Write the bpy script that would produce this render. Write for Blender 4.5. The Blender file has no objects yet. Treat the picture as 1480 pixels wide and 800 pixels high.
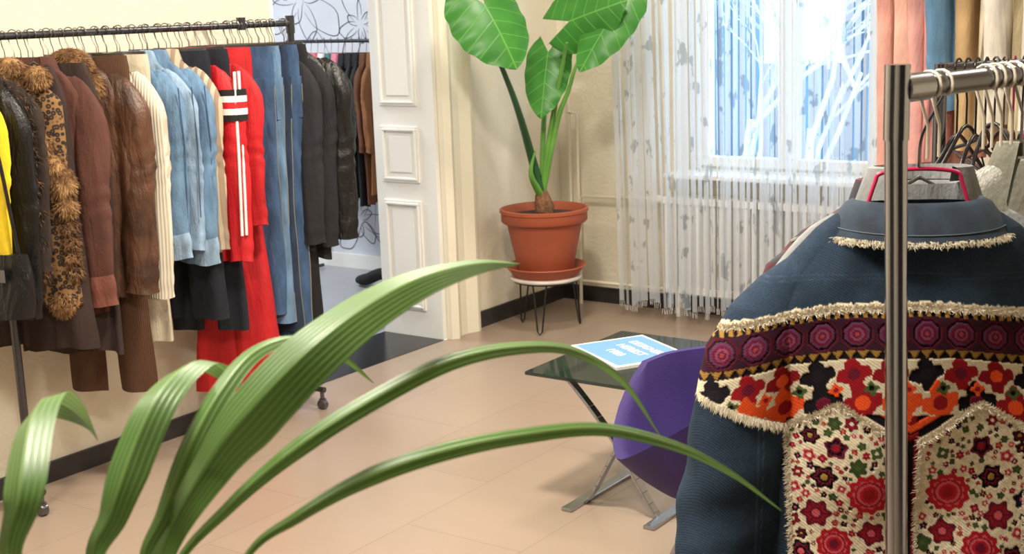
import bpy, math, random
import numpy as np
from mathutils import Vector, Matrix
random.seed(7); np.random.seed(7)
sc=bpy.context.scene
PSI=math.radians(35.5)
def W(a,b,z=0.0):  # room heading frame (forward a, right b) -> world
    return Vector((-math.sin(PSI)*a+math.cos(PSI)*b, math.cos(PSI)*a+math.sin(PSI)*b, z))
def lin(c):
    return tuple(((x/255)/12.92 if x/255<=.04045 else ((x/255+.055)/1.055)**2.4) for x in c)
# ---------------------------------------------------------------- materials
def newmat(name):
    m=bpy.data.materials.new(name); m.use_nodes=True
    nt=m.node_tree; b=nt.nodes['Principled BSDF']; return m,nt,b
def mat(name,c,rough=.7,metal=0,var=.0,scale=8,bump=0,bscale=60,c2=None,stretch=(1,1,1),spec=None,wr=0):
    m,nt,b=newmat(name); N=nt.nodes; L=nt.links
    col=lin(c)+(1,)
    b.inputs['Roughness'].default_value=rough; b.inputs['Metallic'].default_value=metal
    if spec is not None: b.inputs['Specular IOR Level'].default_value=spec
    tc=N.new('ShaderNodeTexCoord'); mp=N.new('ShaderNodeMapping'); mp.inputs['Scale'].default_value=stretch
    L.new(tc.outputs['Object'],mp.inputs['Vector'])
    if var or c2:
        n=N.new('ShaderNodeTexNoise'); n.inputs['Scale'].default_value=scale; n.inputs['Detail'].default_value=6
        L.new(mp.outputs[0],n.inputs['Vector'])
        r=N.new('ShaderNodeValToRGB')
        if c2: a=lin(c2)+(1,)
        else: a=tuple(x*(1-var) for x in col[:3])+(1,)
        r.color_ramp.elements[0].position=.35; r.color_ramp.elements[1].position=.65
        r.color_ramp.elements[0].color=a; r.color_ramp.elements[1].color=col if c2 else tuple(min(1,x*(1+var)) for x in col[:3])+(1,)
        L.new(n.outputs['Fac'],r.inputs[0]); L.new(r.outputs[0],b.inputs['Base Color'])
    else: b.inputs['Base Color'].default_value=col
    last=None
    if wr:
        n3=N.new('ShaderNodeTexNoise'); n3.inputs['Scale'].default_value=10; n3.inputs['Detail'].default_value=4; n3.inputs['Distortion'].default_value=.6
        mp2=N.new('ShaderNodeMapping'); mp2.inputs['Scale'].default_value=(1.8,1.8,.42); mp2.inputs['Rotation'].default_value=(.25,.3,0)
        L.new(tc.outputs['Object'],mp2.inputs[0]); L.new(mp2.outputs[0],n3.inputs['Vector'])
        bp=N.new('ShaderNodeBump'); bp.inputs['Strength'].default_value=wr; bp.inputs['Distance'].default_value=.04
        L.new(n3.outputs['Fac'],bp.inputs['Height']); last=bp
    if bump:
        n2=N.new('ShaderNodeTexNoise'); n2.inputs['Scale'].default_value=bscale; n2.inputs['Detail'].default_value=4
        L.new(mp.outputs[0],n2.inputs['Vector'])
        bp=N.new('ShaderNodeBump'); bp.inputs['Strength'].default_value=bump; bp.inputs['Distance'].default_value=.01
        L.new(n2.outputs['Fac'],bp.inputs['Height'])
        if last: L.new(last.outputs[0],bp.inputs['Normal'])
        last=bp
    if last: L.new(last.outputs[0],b.inputs['Normal'])
    return m
def stripes(name,c1,c2,scale,axis='X',rough=.8,dist=0,width=.5,bump=.4):
    m,nt,b=newmat(name); N=nt.nodes; L=nt.links
    tc=N.new('ShaderNodeTexCoord'); w=N.new('ShaderNodeTexWave'); w.bands_direction=axis
    w.inputs['Scale'].default_value=scale; w.inputs['Distortion'].default_value=dist
    L.new(tc.outputs['Object'],w.inputs['Vector'])
    r=N.new('ShaderNodeValToRGB'); r.color_ramp.elements[0].position=width-.06; r.color_ramp.elements[1].position=width+.06
    r.color_ramp.elements[0].color=lin(c1)+(1,); r.color_ramp.elements[1].color=lin(c2)+(1,)
    L.new(w.outputs['Fac'],r.inputs[0]); L.new(r.outputs[0],b.inputs['Base Color']); b.inputs['Roughness'].default_value=rough
    bp=N.new('ShaderNodeBump'); bp.inputs['Strength'].default_value=bump; bp.inputs['Distance'].default_value=.005
    L.new(w.outputs['Fac'],bp.inputs['Height']); L.new(bp.outputs[0],b.inputs['Normal'])
    return m
def leopard(name,c1,c2,c3,scale=38):
    m,nt,b=newmat(name); N=nt.nodes; L=nt.links
    tc=N.new('ShaderNodeTexCoord'); v=N.new('ShaderNodeTexVoronoi'); v.inputs['Scale'].default_value=scale
    L.new(tc.outputs['Object'],v.inputs['Vector'])
    r=N.new('ShaderNodeValToRGB'); e=r.color_ramp.elements
    e[0].position=.18; e[0].color=lin(c3)+(1,); e[1].position=.60; e[1].color=lin(c1)+(1,)
    k=r.color_ramp.elements.new(.30); k.color=lin(c2)+(1,); k=r.color_ramp.elements.new(.46); k.color=lin(c2)+(1,)
    L.new(v.outputs['Distance'],r.inputs[0]); L.new(r.outputs[0],b.inputs['Base Color']); b.inputs['Roughness'].default_value=.85
    return m
def attrmat(name,rough=.8,bump=.5,bscale=500,var=.35):
    m,nt,b=newmat(name); N=nt.nodes; L=nt.links
    a=N.new('ShaderNodeAttribute'); a.attribute_name='Col'
    tc=N.new('ShaderNodeTexCoord')
    n=N.new('ShaderNodeTexNoise'); n.inputs['Scale'].default_value=bscale; n.inputs['Detail'].default_value=3
    L.new(tc.outputs['Object'],n.inputs['Vector'])
    mr=N.new('ShaderNodeMapRange'); mr.inputs['From Min'].default_value=.3; mr.inputs['From Max'].default_value=.7
    mr.inputs['To Min'].default_value=1-var; mr.inputs['To Max'].default_value=1+var
    L.new(n.outputs['Fac'],mr.inputs['Value'])
    mx=N.new('ShaderNodeVectorMath'); mx.operation='SCALE'
    L.new(a.outputs['Color'],mx.inputs[0]); L.new(mr.outputs[0],mx.inputs['Scale']); L.new(mx.outputs[0],b.inputs['Base Color'])
    b.inputs['Roughness'].default_value=rough; b.inputs['Specular IOR Level'].default_value=.12
    w=N.new('ShaderNodeTexWave'); w.bands_direction='DIAGONAL'; w.inputs['Scale'].default_value=130; L.new(tc.outputs['Object'],w.inputs['Vector'])
    bp=N.new('ShaderNodeBump'); bp.inputs['Strength'].default_value=bump; bp.inputs['Distance'].default_value=.0006
    L.new(w.outputs['Fac'],bp.inputs['Height']); L.new(bp.outputs[0],b.inputs['Normal'])
    return m
M={}
M['wall']=mat('plaster_wall',(227,219,199),.9,bump=.4,bscale=55,var=.02,scale=3)
M['ceil']=mat('ceiling_paint',(238,236,228),.9)
M['white']=mat('white_gloss_paint',(238,237,232),.35,bump=.03,bscale=10)
M['casing']=mat('cream_gloss_paint',(236,230,210),.4,bump=.03,bscale=10)
M['cream']=mat('cream_pipe_paint',(224,216,196),.45)
M['dark']=mat('dark_skirting_tile',(46,43,44),.4,var=.2,scale=10)
M['black_tile']=mat('black_threshold_tile',(18,18,21),.25,var=.3,scale=20)
M['grayfloor']=mat('pale_gray_floor',(160,162,168),.35,var=.04)
M['mural']=mat('mural_paint_wall',(206,210,218),.85,var=.06,scale=2)
M['ink']=mat('mural_ink',(84,86,98),.8)
M['chrome']=mat('chrome',(170,172,180),.2,1)
M['steel']=mat('brushed_steel',(118,119,126),.27,1)
M['darksteel']=mat('dark_steel',(88,88,94),.3,.9)
M['wire']=mat('hanger_wire',(120,118,115),.3,.9)
M['terra']=mat('terracotta_plastic',(158,78,50),.55,var=.08,scale=6)
M['soil']=mat('soil',(52,38,28),.95,bump=1,bscale=60,var=.4,scale=40)
M['stem']=mat('stem_green',(96,150,62),.4,var=.15,scale=8)
M['stemdark']=mat('stem_dark_green',(34,76,40),.4,var=.15,scale=8)
M['blackwire']=mat('black_wire',(20,20,20),.4)
M['marble']=mat('pale_top',(222,214,205),.4,var=.08,scale=12)
M['purple']=mat('purple_felt',(44,23,94),.75,var=.1,bump=.2,bscale=300)
def floor_mat():
    m,nt,b=newmat('tan_floor_tiles'); N=nt.nodes; L=nt.links
    tc=N.new('ShaderNodeTexCoord'); mp=N.new('ShaderNodeMapping')
    mp.inputs['Rotation'].default_value=(0,0,math.radians(90)); L.new(tc.outputs['Object'],mp.inputs['Vector'])
    br=N.new('ShaderNodeTexBrick'); br.inputs['Scale'].default_value=1; br.inputs['Brick Width'].default_value=.9; br.inputs['Row Height'].default_value=.45
    br.inputs['Mortar Size'].default_value=.002; br.inputs['Mortar Smooth'].default_value=.5
    br.inputs['Color1'].default_value=lin((154,135,119))+(1,); br.inputs['Color2'].default_value=lin((158,139,123))+(1,)
    br.inputs['Mortar'].default_value=lin((132,114,100))+(1,)
    L.new(mp.outputs[0],br.inputs['Vector'])
    n=N.new('ShaderNodeTexNoise'); n.inputs['Scale'].default_value=2.5; n.inputs['Detail'].default_value=8; L.new(tc.outputs['Object'],n.inputs['Vector'])
    mr=N.new('ShaderNodeMapRange'); mr.inputs['To Min'].default_value=.92; mr.inputs['To Max'].default_value=1.08; L.new(n.outputs['Fac'],mr.inputs['Value'])
    vm=N.new('ShaderNodeVectorMath'); vm.operation='SCALE'; L.new(br.outputs['Color'],vm.inputs[0]); L.new(mr.outputs[0],vm.inputs['Scale'])
    L.new(vm.outputs[0],b.inputs['Base Color']); b.inputs['Roughness'].default_value=.28
    return m
M['floor']=floor_mat()
# ---------------------------------------------------------------- mesh builder
class MB:
    def __init__(s): s.v=[];s.f=[];s.m=[];s.mats=[]
    def mi(s,m):
        if m not in s.mats: s.mats.append(m)
        return s.mats.index(m)
    def add(s,vs,fs,m):
        o=len(s.v); k=s.mi(m); s.v+= [tuple(p) for p in vs]
        for f in fs: s.f.append(tuple(i+o for i in f)); s.m.append(k)
    def box(s,a,b,m,mtx=None):
        (x0,y0,z0),(x1,y1,z1)=a,b
        vs=[Vector(p) for p in [(x0,y0,z0),(x1,y0,z0),(x1,y1,z0),(x0,y1,z0),(x0,y0,z1),(x1,y0,z1),(x1,y1,z1),(x0,y1,z1)]]
        if mtx: vs=[mtx@p for p in vs]
        s.add(vs,[(0,3,2,1),(4,5,6,7),(0,1,5,4),(1,2,6,5),(2,3,7,6),(3,0,4,7)],m)
    def tube(s,pts,r,m,seg=10,cap=True,flat=1.0):
        pts=[Vector(p) for p in pts]; n=len(pts)
        if not hasattr(r,'__len__'): r=[r]*n
        vs=[];fs=[];prev=None
        for i,p in enumerate(pts):
            t=(pts[min(i+1,n-1)]-pts[max(i-1,0)]).normalized()
            if prev is None:
                a=Vector((0,0,1)) if abs(t.z)<.9 else Vector((1,0,0))
                u=t.cross(a).normalized()
            else: u=(prev-t*prev.dot(t)).normalized()
            prev=u; w=t.cross(u)
            for j in range(seg):
                an=2*math.pi*j/seg
                vs.append(p+u*math.cos(an)*r[i]+w*math.sin(an)*r[i]*flat)
        for i in range(n-1):
            for j in range(seg):
                k=(j+1)%seg
                fs.append((i*seg+j,i*seg+k,(i+1)*seg+k,(i+1)*seg+j))
        if cap: fs.append(tuple(range(seg))[::-1]); fs.append(tuple((n-1)*seg+j for j in range(seg)))
        s.add(vs,fs,m)
    def lathe(s,c,prof,m,seg=40):
        vs=[];fs=[];n=len(prof)
        for r,z in prof:
            for j in range(seg):
                a=2*math.pi*j/seg; vs.append((c[0]+r*math.cos(a),c[1]+r*math.sin(a),c[2]+z))
        for i in range(n-1):
            for j in range(seg):
                k=(j+1)%seg; fs.append((i*seg+j,i*seg+k,(i+1)*seg+k,(i+1)*seg+j))
        s.add(vs,fs,m)
    def rings(s,rings,m,cap=True,closed=True):
        n=len(rings);k=len(rings[0]);vs=[p for r in rings for p in r];fs=[]
        for i in range(n-1):
            for j in range(k if closed else k-1):
                q=(j+1)%k; fs.append((i*k+j,i*k+q,(i+1)*k+q,(i+1)*k+j))
        if cap and closed: fs.append(tuple(range(k))[::-1]); fs.append(tuple((n-1)*k+j for j in range(k)))
        s.add(vs,fs,m)
    def obj(s,name,loc=(0,0,0),rz=0,smooth=True,bevel=0,parent=None,ang=50):
        me=bpy.data.meshes.new(name); me.from_pydata(s.v,[],s.f)
        for m in s.mats: me.materials.append(m)
        me.polygons.foreach_set('material_index',s.m)
        if smooth:
            me.polygons.foreach_set('use_smooth',[True]*len(me.polygons))
            me.set_sharp_from_angle(angle=math.radians(ang))
        me.update()
        o=bpy.data.objects.new(name,me); sc.collection.objects.link(o); o.location=loc; o.rotation_euler=(0,0,rz)
        if bevel:
            b=o.modifiers.new('bevel','BEVEL'); b.width=bevel; b.segments=2; b.limit_method='ANGLE'
        if parent: o.parent=parent
        return o
def simple_box(name,a,b,m,bevel=0):
    mb=MB(); mb.box(a,b,m); return mb.obj(name,smooth=False,bevel=bevel)
def crom(pts,n):
    P=[Vector(p) for p in pts]; P=[P[0]*2-P[1]]+P+[P[-1]*2-P[-2]]; out=[]
    for i in range(1,len(P)-2):
        for k in range(n):
            t=k/n; a,b,c,d=P[i-1],P[i],P[i+1],P[i+2]
            out.append(.5*((2*b)+(c-a)*t+(2*a-5*b+4*c-d)*t*t+(3*b-a-3*c+d)*t**3))
    out.append(P[-2]); return out
# ---------------------------------------------------------------- room shell
XW=-4.10; YW=6.25; CH=2.9
w=M['wall']
simple_box('floor',(XW,-1.5,-.1),(1.8,YW,0),M['floor'])
simple_box('ceiling',(-8.6,-1.5,CH),(1.8,6.6,CH+.1),M['ceil'])
simple_box('wall_left',(-4.49,-1.5,0),(XW,4.08,CH),w)
simple_box('wall_left',(-4.49,5.17,0),(XW,6.6,CH),w)
simple_box('wall_left',(-4.49,4.08,2.35),(XW,5.17,CH),w)
simple_box('wall_window_side',(XW,YW,0),(-3.30,YW+.3,CH),w); simple_box('wall_window_side',(-2.28,YW,0),(1.8,YW+.3,CH),w)
simple_box('wall_window_side',(-3.30,YW,0),(-2.28,YW+.3,.735),w); simple_box('wall_window_side',(-3.30,YW,2.3),(-2.28,YW+.3,CH),w)
simple_box('wall_right',(1.8,-1.5,0),(1.95,6.55,CH),w)
simple_box('wall_rear',(-4.49,-1.65,0),(1.95,-1.5,CH),w)
simple_box('baseboard_left',(XW,-1.5,0),(XW+.014,3.99,.075),M['dark'])
simple_box('baseboard_corner',(XW,5.41,0),(XW+.014,YW,.085),M['dark'])
simple_box('baseboard_window_side',(XW+.014,YW-.014,0),(1.8,YW,.085),M['dark'])
m_dc=mat('reflection_drape_velvet',(46,42,46),.85,var=.2,scale=5)
def drape(name,p,q,z1):
    mb=MB(); p=Vector(p);q=Vector(q);d=q-p;n=Vector((-d.y,d.x,0)).normalized();K=240;rg=[]
    for z in(.0,z1): rg.append([(p+d*(i/K)+n*.035*math.sin(i*.9)+Vector((0,0,z))) for i in range(K+1)])
    mb.rings(rg,m_dc,cap=False,closed=False); mb.tube([p+Vector((0,0,z1+.02)),q+Vector((0,0,z1+.02))],.015,M['darksteel']); mb.obj(name)
drape('dark_reflection_drape',(-3.4,-1.42,0),(-.6,-1.42,0),2.3); drape('dark_reflection_drape',(1.7,-1.2,0),(1.7,1.6,0),2.3)  # unseen dark drapes, added for chrome reflections and less warm bounce
wh=M['white']
mb=MB()
mb.box((-4.49,5.14,0),(-4.10,5.169,2.33),wh)
def panel(mb,x0,x1,z0,z1,y):
    for i,dp in enumerate([.010,.018]):
        o=.012*i
        a0,a1,b0,b1=x0+o,x1-o,z0+o,z1-o; t=.012
        mb.box((a0,y-dp,b0),(a1,y,b0+t),wh); mb.box((a0,y-dp,b1-t),(a1,y,b1),wh); mb.box((a0,y-dp,b0+t),(a0+t,y,b1-t),wh); mb.box((a1-t,y-dp,b0+t),(a1,y,b1-t),wh)
    mb.box((x0+.05,y-.010,z0+.05),(x1-.05,y,z1-.05),wh)
for z0,z1 in [(.14,.70),(.79,1.07),(1.17,2.2)]: panel(mb,-4.44,-4.20,z0,z1,5.14)
mb.obj('door_lining',smooth=False,bevel=.003)
simple_box('trim_1',(-4.49,4.081,0),(-4.10,4.10,2.33),wh); simple_box('trim_2',(-4.49,4.10,2.33),(-4.10,5.14,2.349),wh)
mb=MB(); cs=M['casing']
prof=[(0,.03),(.03,.055),(.06,.04),(.09,.022),(.14,.022),(.17,.035),(.2,.05),(.225,.045),(.235,0)]
for i in range(len(prof)-1):
    a,b=prof[i],prof[i+1]; ya=5.171+a[0]; yb=5.171+b[0]; X0=XW+.001
    mb.add([(X0,ya,0),(XW+max(a[1],.001),ya,0),(XW+max(b[1],.001),yb,0),(X0,yb,0),(X0,ya,2.5),(XW+max(a[1],.001),ya,2.5),(XW+max(b[1],.001),yb,2.5),(X0,yb,2.5)],[(1,2,6,5),(0,1,5,4),(2,3,7,6),(4,5,6,7)],cs)
mb.obj('door_casing',smooth=True,ang=30)
simple_box('floor_threshold',(-4.49,4.10,-.1),(XW,5.14,.002),M['black_tile'])
# neighbouring room
simple_box('floor_next_room',(-8.6,1.5,-.1),(-4.49,6.4,0),M['grayfloor'])
simple_box('wall_mural',(-8.6,6.4,0),(-4.49,6.6,CH),M['mural'])
simple_box('wall_next_room_far',(-8.75,1.5,0),(-8.6,6.6,CH),M['mural'])
simple_box('wall_next_room_near',(-8.6,1.35,0),(-4.49,1.5,CH),M['mural'])
simple_box('baseboard_next_room',(-8.6,6.38,0),(-4.49,6.4,.09),M['white'])
mb=MB(); rnd=random.Random(3)
def flat(pts,wd):
    pts=[Vector(p) for p in pts];a=[];b=[]
    for i,p in enumerate(pts):
        t=(pts[min(i+1,len(pts)-1)]-pts[max(i-1,0)]).normalized(); s=Vector((t.z,0,-t.x))*wd*(.35+math.sin(math.pi*(i+.5)/len(pts))); a.append(p-s);b.append(p+s)
    mb.rings([a,b],M['ink'],cap=False,closed=False)
for (fx,fz,FR) in [(-6.15,1.72,.30),(-5.65,1.55,.20),(-6.55,1.35,.22),(-5.35,.42,.26),(-5.75,.32,.2),(-6.3,.8,.26),(-5.15,1.2,.2)]:
    for k in range(9):
        a0=k*.7+fx; r=FR*(.45+.55*(k%3)/2); pts=[]
        for i in range(20):
            u=i/19; a=a0+(u-.5)*1.3; rr=r*(1+.22*math.sin(u*math.pi)*1.2+.05*math.sin(u*19)); pts.append((fx+rr*math.cos(a)*(.3+.7*math.sin(u*math.pi)),6.397,fz+rr*math.sin(a)*(.3+.7*math.sin(u*math.pi))))
        flat(pts,.0022)
for k in range(60):
    x=-7.0+rnd.random()*2.2; z=.15+rnd.random()*1.9; dx=rnd.uniform(.15,.5); dz=rnd.uniform(-.35,.35)
    flat(crom([(x,6.397,z),(x+dx*.3,6.397,z+dz+.08),(x+dx*.7,6.397,z+dz*.3),(x+dx,6.397,z+dz*.9)],8),.0018)
mb.obj('mural_line_drawing',smooth=False)
# ---------------------------------------------------------------- window
mb=MB(); yf=6.31
def fr(x0,x1,z0,z1,t,y0,y1):
    mb.box((x0,y0,z0),(x1,y1,z0+t),wh); mb.box((x0,y0,z1-t),(x1,y1,z1),wh); mb.box((x0,y0,z0+t),(x0+t,y1,z1-t),wh); mb.box((x1-t,y0,z0+t),(x1,y1,z1-t),wh)
fr(-3.30,-2.28,.76,2.3,.05,yf,yf+.07)
fr(-3.25,-2.765,.78,2.28,.05,yf-.02,yf+.05); fr(-2.765,-2.30,.78,2.28,.05,yf-.02,yf+.05)
mb.obj('window_1',smooth=False,bevel=.004)
m,nt,b=newmat('window_glass'); tr=nt.nodes.new('ShaderNodeBsdfTransparent'); gl=nt.nodes.new('ShaderNodeBsdfGlossy'); gl.inputs['Roughness'].default_value=.02
mx=nt.nodes.new('ShaderNodeMixShader'); mx.inputs[0].default_value=.06; tr.inputs[0].default_value=(.93,.97,1,1)
nt.links.new(tr.outputs[0],mx.inputs[1]); nt.links.new(gl.outputs[0],mx.inputs[2]); nt.links.new(mx.outputs[0],nt.nodes['Material Output'].inputs[0]); M['glass']=m
simple_box('window_1_glass',(-3.22,yf+.01,.80),(-2.32,yf+.014,2.26),M['glass'])
simple_box('window_sill',(-3.36,6.08,.735),(-2.2,6.31,.76),M['white'],bevel=.006)
# exterior
M['snow']=mat('snow',(236,241,247),.8,var=.03); M['facade']=stripes('blue_plank_facade',(46,72,92),(80,112,132),2.2,'X',.7)
M['bark']=mat('frosted_bark',(200,208,216),.8,var=.15,scale=20)
simple_box('ground_outside',(-18,6.7,-1.0),(8,22,-.9),M['snow'])
mb=MB(); mb.box((-16,14,-.9),(4,15,4.6),M['facade'])
for i in range(9): mb.box((-14+i*1.9,13.93,.9),(-13.1+i*1.9,14.0,2.2),M['snow'])
mb.obj('plank_building',smooth=False)
mb=MB(); rnd=random.Random(8)
def branch(p,d,L,r,dep):
    q=p+d*L; mid=(p+q)/2+Vector((rnd.uniform(-1,1),rnd.uniform(-1,1),rnd.uniform(-.3,.6)))*L*.08
    mb.tube([p,mid,q],[r,r*.8,r*.6],M['bark'],5)
    if dep>0:
        for k in range(3):
            nd=(d+Vector((rnd.uniform(-.9,.9),rnd.uniform(-.3,.3),rnd.uniform(-.3,.5)))).normalized(); branch(p.lerp(q,.5+.5*rnd.random()),nd,L*.68,r*.5,dep-1)
for x,y in [(-6.3,10.2),(-5.0,10.6),(-4.2,10.0)]:
    branch(Vector((x,y,-.9)),Vector((0,0,1)),1.5,.05,5)
mb.obj('bare_tree')
mb=MB()
for i in range(26):
    cx=-9+i*.36; R=.45+.12*math.sin(i*2.1); rg=[]
    for q in range(9):
        b_=math.pi*q/8+1e-3; rg.append([(cx+R*math.sin(b_)*math.cos(.5236*j)*(1+.12*math.sin(j*3+i)),9.0+.4*math.sin(b_)*math.sin(.5236*j),-.3+.6*math.cos(b_)) for j in range(12)])
    mb.rings(rg,M['snow'],cap=False)
mb.obj('snowy_hedge')
# ---------------------------------------------------------------- curtain
m,nt,b=newmat('sheer_strip_fabric'); N=nt.nodes; L=nt.links
tr=N.new('ShaderNodeBsdfTransparent'); df=N.new('ShaderNodeBsdfDiffuse'); tl=N.new('ShaderNodeBsdfTranslucent')
tc=N.new('ShaderNodeTexCoord'); mp=N.new('ShaderNodeMapping'); mp.inputs['Scale'].default_value=(5,1,2.6); mp.inputs['Rotation'].default_value=(0,.7,0)
no=N.new('ShaderNodeTexNoise'); no.inputs['Scale'].default_value=3.4; no.inputs['Detail'].default_value=5
L.new(tc.outputs['Object'],mp.inputs[0]); L.new(mp.outputs[0],no.inputs[0])
cr=N.new('ShaderNodeValToRGB'); cr.color_ramp.elements[0].position=.60; cr.color_ramp.elements[1].position=.64
cr.color_ramp.elements[0].color=lin((230,239,252))+(1,); cr.color_ramp.elements[1].color=lin((166,180,196))+(1,)
L.new(no.outputs['Fac'],cr.inputs[0]); L.new(cr.outputs[0],df.inputs[0]); L.new(cr.outputs[0],tl.inputs[0])
a=N.new('ShaderNodeMixShader'); a.inputs[0].default_value=.55; L.new(df.outputs[0],a.inputs[1]); L.new(tl.outputs[0],a.inputs[2])
c=N.new('ShaderNodeMixShader'); c.inputs[0].default_value=.66; L.new(tr.outputs[0],c.inputs[1]); L.new(a.outputs[0],c.inputs[2])
L.new(c.outputs[0],N['Material Output'].inputs[0]); M['sheer']=m
mb=MB(); rnd=random.Random(11); x=-3.60
while x<-2.14:
    wd=.020+rnd.random()*.016; ang=rnd.uniform(-.8,.8); ph=rnd.random()*6; dx=math.cos(ang)*wd/2; dy=math.sin(ang)*wd/2
    rows=[]; n=16; zb=.07+rnd.random()*.05
    for k in range(n+1):
        z=2.75+(zb-2.75)*k/n; sw=.002*math.sin(z*2.5+ph); cx=x+(k/n)*.05*(1 if x<-3.3 else .2)
        rows.append([(cx-dx+sw,5.97-dy,z),(cx+sw*1.5,5.97+.006,z),(cx+dx+sw,5.97+dy,z)])
    mb.rings(rows,M['sheer'],cap=False,closed=False)
    for q in range(4):
        fx=cx-dx+2*dx*q/3; mb.tube([(fx,5.97,zb),(fx+rnd.uniform(-.004,.004),5.97,zb-.03)],.0010,M['white'],4,False)
    x+=wd+.001+rnd.random()*.008
mb.box((-3.65,5.93,2.75),(-2.0,6.0,2.79),M['white'])
mb.obj('strip_curtain')
# radiator
mb=MB()
for i in range(26):
    x=-3.36+i*.045
    for y in (6.12,6.17,6.215):
        mb.tube([(x,y,.14),(x,y,.17),(x,y,.60),(x,y,.63)],[.008,.013,.013,.008],M['white'],8)
    mb.box((x-.017,6.105,.13),(x+.017,6.225,.165),M['white']); mb.box((x-.017,6.105,.60),(x+.017,6.225,.635),M['white'])
mb.tube([(-3.40,6.165,.61),(-2.22,6.165,.61)],.014,M['white']); mb.tube([(-3.40,6.165,.15),(-2.22,6.165,.15)],.014,M['white'])
mb.tube([(-3.40,6.165,.61),(-3.46,6.165,.61)],.024,M['white'],14)
for x in(-3.3,-2.3): mb.box((x-.01,6.12,0),(x+.01,6.2,.14),M['white'])
mb.obj('radiator')
mb=MB(); c_=M['cream']
mb.tube([(-3.44,6.165,.61),(-3.90,6.165,.605),(-3.925,6.165,.58),(-3.93,6.165,.0)],.010,c_)
mb.tube([(-3.40,6.17,.13),(-3.97,6.17,.125),(-3.985,6.17,.15),(-3.985,6.17,1.05),(-3.985,6.17,2.9)],.010,c_)
mb.tube([(-3.93,6.165,.58),(-3.93,6.165,1.05),(-3.985,6.165,1.06)],.009,c_)
mb.obj('heating_pipes')
# ---------------------------------------------------------------- stand + pot + alocasia
SX,SY=-3.78,5.60
mb=MB()
mb.lathe((SX,SY,0),[(0,.262),(.178,.262),(.184,.27),(.178,.28),(0,.28)],M['marble'])
bw=M['blackwire']
mb.tube([(SX+.165*math.cos(i*math.pi/12),SY+.165*math.sin(i*math.pi/12),.257) for i in range(25)],.006,bw,8)
for k in range(3):
    a=-1.2+k*2.094; ca,sa=math.cos(a),math.sin(a); px,py=-sa,ca
    f=lambda r,o,z:(SX+r*ca+o*px,SY+r*sa+o*py,z)
    mb.tube([f(.15,-.035,.257),f(.175,-.012,.02),f(.178,0,.006),f(.175,.012,.02),f(.15,.035,.257)],.0045,bw,8)
mb.obj('plant_stand')
mb=MB(); t=M['terra']; z0=.281
mb.lathe((SX,SY,z0),[(0,.0),(.165,0),(.20,.045),(.207,.05),(.203,.055),(.195,.05),(.16,.012),(0,.012)],t)
mb.lathe((SX,SY,z0),[(0,.014),(.135,.014),(.142,.03),(.192,.27),(.192,.272),(.212,.276),(.22,.285),(.22,.325),(.226,.33),(.226,.345),(.215,.348),(.207,.335),(.20,.30),(0,.30)],t)
mb.lathe((SX,SY,z0),[(0,.318),(.1,.318),(.205,.305)],M['soil'])
pot=mb.obj('terracotta_flower_pot')
def leafmat(name,c1,c2,vein,trans=.3,midw=.025,c0=None,rough=.34,bump=.35):
    m,nt,b=newmat(name); N=nt.nodes; L=nt.links
    uv=N.new('ShaderNodeUVMap'); uv.uv_map='UV'; sp=N.new('ShaderNodeSeparateXYZ'); L.new(uv.outputs[0],sp.inputs[0])
    ab=N.new('ShaderNodeMath'); ab.operation='ABSOLUTE'; L.new(sp.outputs[0],ab.inputs[0])
    ml=N.new('ShaderNodeMath'); ml.operation='MULTIPLY_ADD'; ml.inputs[1].default_value=vein[0]; L.new(ab.outputs[0],ml.inputs[0]); 
    v2=N.new('ShaderNodeMath'); v2.operation='MULTIPLY'; v2.inputs[1].default_value=vein[1]; L.new(sp.outputs[1],v2.inputs[0]); L.new(v2.outputs[0],ml.inputs[2])
    sn=N.new('ShaderNodeMath'); sn.operation='SINE'; L.new(ml.outputs[0],sn.inputs[0])
    mr=N.new('ShaderNodeMapRange'); mr.inputs['From Min'].default_value=vein[2]; mr.inputs['From Max'].default_value=1; mr.inputs['To Max'].default_value=vein[3]; L.new(sn.outputs[0],mr.inputs[0])
    mid=N.new('ShaderNodeMapRange'); mid.inputs['From Min'].default_value=midw; mid.inputs['From Max'].default_value=0; L.new(ab.outputs[0],mid.inputs[0])
    mm=N.new('ShaderNodeMath'); mm.operation='MAXIMUM'; L.new(mr.outputs[0],mm.inputs[0]); L.new(mid.outputs[0],mm.inputs[1])
    tc=N.new('ShaderNodeTexCoord'); no=N.new('ShaderNodeTexNoise'); no.inputs['Scale'].default_value=9; L.new(tc.outputs['Object'],no.inputs[0])
    mx0=N.new('ShaderNodeMix'); mx0.data_type='RGBA'; mx0.inputs[6].default_value=lin(c0 or c1)+(1,); mx0.inputs[7].default_value=lin(c1)+(1,); L.new(no.outputs['Fac'],mx0.inputs[0])
    mix=N.new('ShaderNodeMix'); mix.data_type='RGBA'; L.new(mx0.outputs[2],mix.inputs[6]); mix.inputs[7].default_value=lin(c2)+(1,)
    L.new(mm.outputs[0],mix.inputs[0]); L.new(mix.outputs[2],b.inputs['Base Color'])
    b.inputs['Roughness'].default_value=rough
    tl=N.new('ShaderNodeBsdfTranslucent'); L.new(mix.outputs[2],tl.inputs[0]); ms=N.new('ShaderNodeMixShader'); ms.inputs[0].default_value=trans
    L.new(b.outputs[0],ms.inputs[1]); L.new(tl.outputs[0],ms.inputs[2]); L.new(ms.outputs[0],N['Material Output'].inputs[0])
    bp=N.new('ShaderNodeBump'); bp.inputs['Strength'].default_value=bump; bp.inputs['Distance'].default_value=.003; L.new(mr.outputs[0],bp.inputs['Height']); L.new(bp.outputs[0],b.inputs['Normal'])
    return m
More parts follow.
